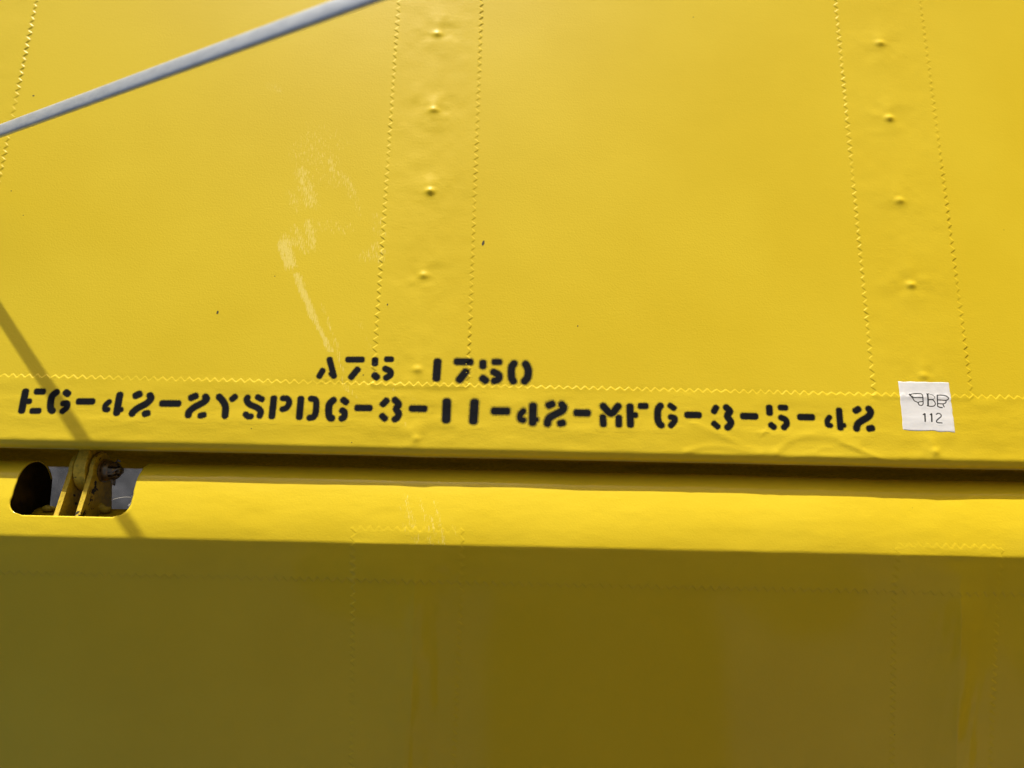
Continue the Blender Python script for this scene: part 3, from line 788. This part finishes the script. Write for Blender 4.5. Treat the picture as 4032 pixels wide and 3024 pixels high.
# ------------------------------------------------------------------ fin and rudder to the right, holding the wire's upper end
FX = 0.69
FIN = empty('fin', (FX, 0.2, 0.0), 'yellow upright fin beside the tailplane, holding the upper end of the wire', 'fin')
RUD = empty('rudder', (FX, -0.3, 0.0), 'yellow rounded rudder hinged behind the upright fin', 'rudder')
def upright(name, outline, half, parent, mat):
    """a closed board with a softened rim: outline in Y-Z"""
    bm = bmesh.new(); c = np.mean(outline, 0); rings = []
    for off, f in ((-half, 0.90), (-half*0.8, 0.965), (-half*0.35, 0.995), (half*0.35, 0.995), (half*0.8, 0.965), (half, 0.90)):
        rings.append([bm.verts.new((FX+off, c[0]+(y-c[0])*f, c[1]+(z-c[1])*f)) for y, z in outline])
    n_ = len(outline)
    for r0, r1 in zip(rings, rings[1:]):
        for j in range(n_): bm.faces.new((r0[j], r0[(j+1) % n_], r1[(j+1) % n_], r1[j]))
    bm.faces.new(rings[0][::-1]); bm.faces.new(rings[-1])
    return sharp(from_bm(name, bm, mat, parent), 50)
arc = lambda cy, cz, ry, rz, a, b, n_=14: [(cy+ry*math.cos(t_), cz+rz*math.sin(t_)) for t_ in np.linspace(math.radians(a), math.radians(b), n_)]
upright('fin_skin', [(-0.05, -0.10), (0.62, -0.10)]+arc(0.02, 0.15, 0.60, 0.75, 15, 92), 0.022, FIN, M_TOP)
upright('rudder_skin', [(-0.065, -0.35)]+[(-0.065, 0.92)]+arc(-0.25, 0.62, 0.42, 0.36, 75, 180)+arc(-0.25, 0.02, 0.42, 0.36, 180, 265), 0.018, RUD, M_TOP)

# ------------------------------------------------------------------ the photographer, seen only as a dark reflection in the elevator
def skin_body(name, joints, bones, mat, parent, root, sub=2):
    """one continuous surface grown round a skeleton of joints {name: (x, y, z, radius x, radius y)}"""
    names = list(joints); me = bpy.data.meshes.new(name)
    me.from_pydata([joints[k][:3] for k in names], [(names.index(a), names.index(b)) for a, b in bones], [])
    o = link(name, me, mat, parent, False)
    md = o.modifiers.new('skin', 'SKIN'); md.use_smooth_shade = True
    for i, k in enumerate(names):
        sv_ = me.skin_vertices[0].data[i]; j = joints[k]; sv_.radius = (j[3], j[4] if len(j) > 4 else j[3]); sv_.use_root = (k == root)
    sb = o.modifiers.new('smooth', 'SUBSURF'); sb.levels = sb.render_levels = sub
    return o
def chain(lst): return list(zip(lst, lst[1:]))
PX = 0.12
M_SKINTONE = plain('skin', (0.50, 0.32, 0.24), 0.5); M_SHIRT = plain('dark_shirt', (0.030, 0.022, 0.016), 0.9)
M_JEANS = plain('dark_trousers', (0.03, 0.03, 0.04), 0.9); M_HAIR = plain('brown_hair', (0.05, 0.032, 0.02), 0.7); M_SHOE = plain('black_shoe', (0.02, 0.02, 0.02), 0.5)
M_PHONE = plain('dark_phone', (0.02, 0.02, 0.024), 0.25)
PERSON = empty('person', (PX, -0.66, GZ), 'person in a dark shirt leaning over the elevator and holding up a phone', 'person')
ph_c = Vector(CP)-Vector(CF)*0.011+Vector(CR)*0.055-Vector(CU)*0.018
hl = ph_c-Vector(CR)*0.073; hr = ph_c+Vector(CR)*0.073
J = {'pelvis': (PX, -0.66, -0.04, .145, .105), 'waist': (PX, -0.645, 0.12, .135, .095), 'chest': (PX, -0.60, 0.32, .155, .105), 'collar': (PX, -0.555, 0.46, .10, .075),
     'neck': (PX, -0.535, 0.54, .055), 'jaw': (PX, -0.500, 0.60, .062, .066), 'skull': (PX, -0.505, 0.69, .075, .085), 'crown': (PX, -0.52, 0.76, .05, .06), 'nose': (PX, -0.412, 0.635, .014), 'chin': (PX, -0.435, 0.575, .03)}
B = chain(['pelvis', 'waist', 'chest', 'collar', 'neck', 'jaw', 'skull', 'crown'])+[('skull', 'nose'), ('jaw', 'chin')]
SH_J, SH_B, LG_J, LG_B = {}, [], {}, []
for nm, sx, hd in (('l', -1, hl), ('r', 1, hr)):
    wr = hd+Vector((sx*0.028, -0.065, -0.035))
    J.update({nm+'sh': (PX+sx*0.175, -0.56, 0.425, .058), nm+'el': (PX*0.6+sx*0.245, -0.40, 0.20, .041), nm+'fa': (*(Vector((PX*0.6+sx*0.245, -0.40, 0.20))*0.45+wr*0.55), .036), nm+'wr': (*wr, .026, .022), nm+'pa': (*(hd+Vector((sx*0.014, -0.028, -0.012))), .034, .016),
              nm+'hip': (PX+sx*0.095, -0.665, -0.10, .088), nm+'kn': (PX+sx*0.115, -0.64, -0.48, .058), nm+'an': (PX+sx*0.125, -0.68, -0.88, .040), nm+'to': (PX+sx*0.145, -0.53, -0.92, .036, .022)})
    B += chain(['collar', nm+'sh', nm+'el', nm+'fa', nm+'wr', nm+'pa'])+[('pelvis', nm+'hip')]+chain([nm+'hip', nm+'kn', nm+'an', nm+'to'])
skin_body('body', J, B, M_SKINTONE, PERSON, 'pelvis')
grow = lambda k, f=0.012: tuple(J[k][:3])+tuple(r+f for r in J[k][3:])
SHJ = {k: grow(k) for k in ['pelvis', 'waist', 'chest', 'collar', 'lsh', 'rsh', 'lel', 'rel', 'lfa', 'rfa']}
skin_body('shirt', SHJ, chain(['pelvis', 'waist', 'chest', 'collar'])+[('collar', 'lsh'), ('lsh', 'lel'), ('lel', 'lfa'), ('collar', 'rsh'), ('rsh', 'rel'), ('rel', 'rfa')], M_SHIRT, PERSON, 'pelvis')
TRJ = {k: grow(k, 0.016) for k in ['pelvis', 'lhip', 'rhip', 'lkn', 'rkn', 'lan', 'ran']}
skin_body('trousers', TRJ, [('pelvis', 'lhip'), ('lhip', 'lkn'), ('lkn', 'lan'), ('pelvis', 'rhip'), ('rhip', 'rkn'), ('rkn', 'ran')], M_JEANS, PERSON, 'pelvis')
skin_body('hair', {'a': (PX, -0.525, 0.70, .078, .088), 'b': (PX, -0.535, 0.765, .058, .068), 'c': (PX, -0.57, 0.655, .055, .045)}, [('a', 'b'), ('a', 'c')], M_HAIR, PERSON, 'a')
for sx in (-1, 1):
    k = 'l' if sx < 0 else 'r'; an, to = J[k+'an'], J[k+'to']
    skin_body('shoe', {'heel': (an[0], an[1]-0.02, -0.905, .045, .04), 'mid': (an[0]+sx*0.01, an[1]+0.07, -0.912, .046, .034), 'toe': (to[0], to[1]+0.02, -0.922, .042, .026)}, [('heel', 'mid'), ('mid', 'toe')], M_SHOE, PERSON, 'heel')
    bm = bmesh.new(); bmesh.ops.create_uvsphere(bm, u_segments=16, v_segments=10, radius=0.012)
    for v in bm.verts: v.co += Vector((PX+sx*0.032, -0.432, 0.665))
    from_bm('eye', bm, plain('eye', (0.3, 0.28, 0.26), 0.2), PERSON)
    # fingers behind the phone, thumb in front of the screen side
    hd = hl if sx < 0 else hr; R3, U3, F3 = Vector(CR), Vector(CU), Vector(CF)
    for fi, (du, ln) in enumerate([(0.030, 0.068), (0.011, 0.078), (-0.008, 0.074), (-0.027, 0.060)]):
        b0 = hd+R3*sx*0.014+U3*du*0.8-F3*0.012
        pts = [b0, b0+R3*sx*0.008+F3*0.020, b0+R3*(-sx*ln*0.30)+F3*0.0255+U3*0.004, b0+R3*(-sx*ln*0.45)+F3*0.024+U3*0.006]
        rr = [.0105, .0098, .0088, .0070]
        skin_body('finger', {str(i): (*p_, r_) for i, (p_, r_) in enumerate(zip(pts, rr))}, [('0', '1'), ('1', '2'), ('2', '3')], M_SKINTONE, PERSON, '0', 1)
    b0 = hd+R3*sx*0.012-U3*0.030-F3*0.018
    pts = [b0, b0-R3*sx*0.014+U3*0.010-F3*0.006, b0-R3*sx*0.034+U3*0.022-F3*0.002]
    skin_body('thumb', {str(i): (*p_, r_) for i, (p_, r_) in enumerate(zip(pts, (.0125, .0115, .0085)))}, [('0', '1'), ('1', '2')], M_SKINTONE, PERSON, '0', 1)
PHONE = empty('phone', ph_c, 'dark phone held up in both hands above the elevator', 'phone')
rot = Matrix((CR, CU, -CF)).transposed().to_4x4()
def phone_box(name, cx, cy, cz, sx, sy, sz, mat, bev):
    bm = bmesh.new(); bmesh.ops.create_cube(bm, size=1)
    for v in bm.verts: v.co = Vector((v.co.x*sx, v.co.y*sy, v.co.z*sz))
    bmesh.ops.bevel(bm, geom=list(bm.edges), offset=bev, segments=3, affect='EDGES', profile=0.5)
    for v in bm.verts: v.co = ph_c+rot.to_3x3() @ (v.co+Vector((cx, cy, cz)))
    return from_bm(name, bm, mat, PHONE)
phone_box('phone_case', 0, 0, 0.004, 0.147, 0.072, 0.0085, M_PHONE, 0.003)
phone_box('screen', 0, 0, 0.0084, 0.140, 0.066, 0.0008, plain('screen_glass', (0.01, 0.01, 0.012), 0.08), 0.0003)
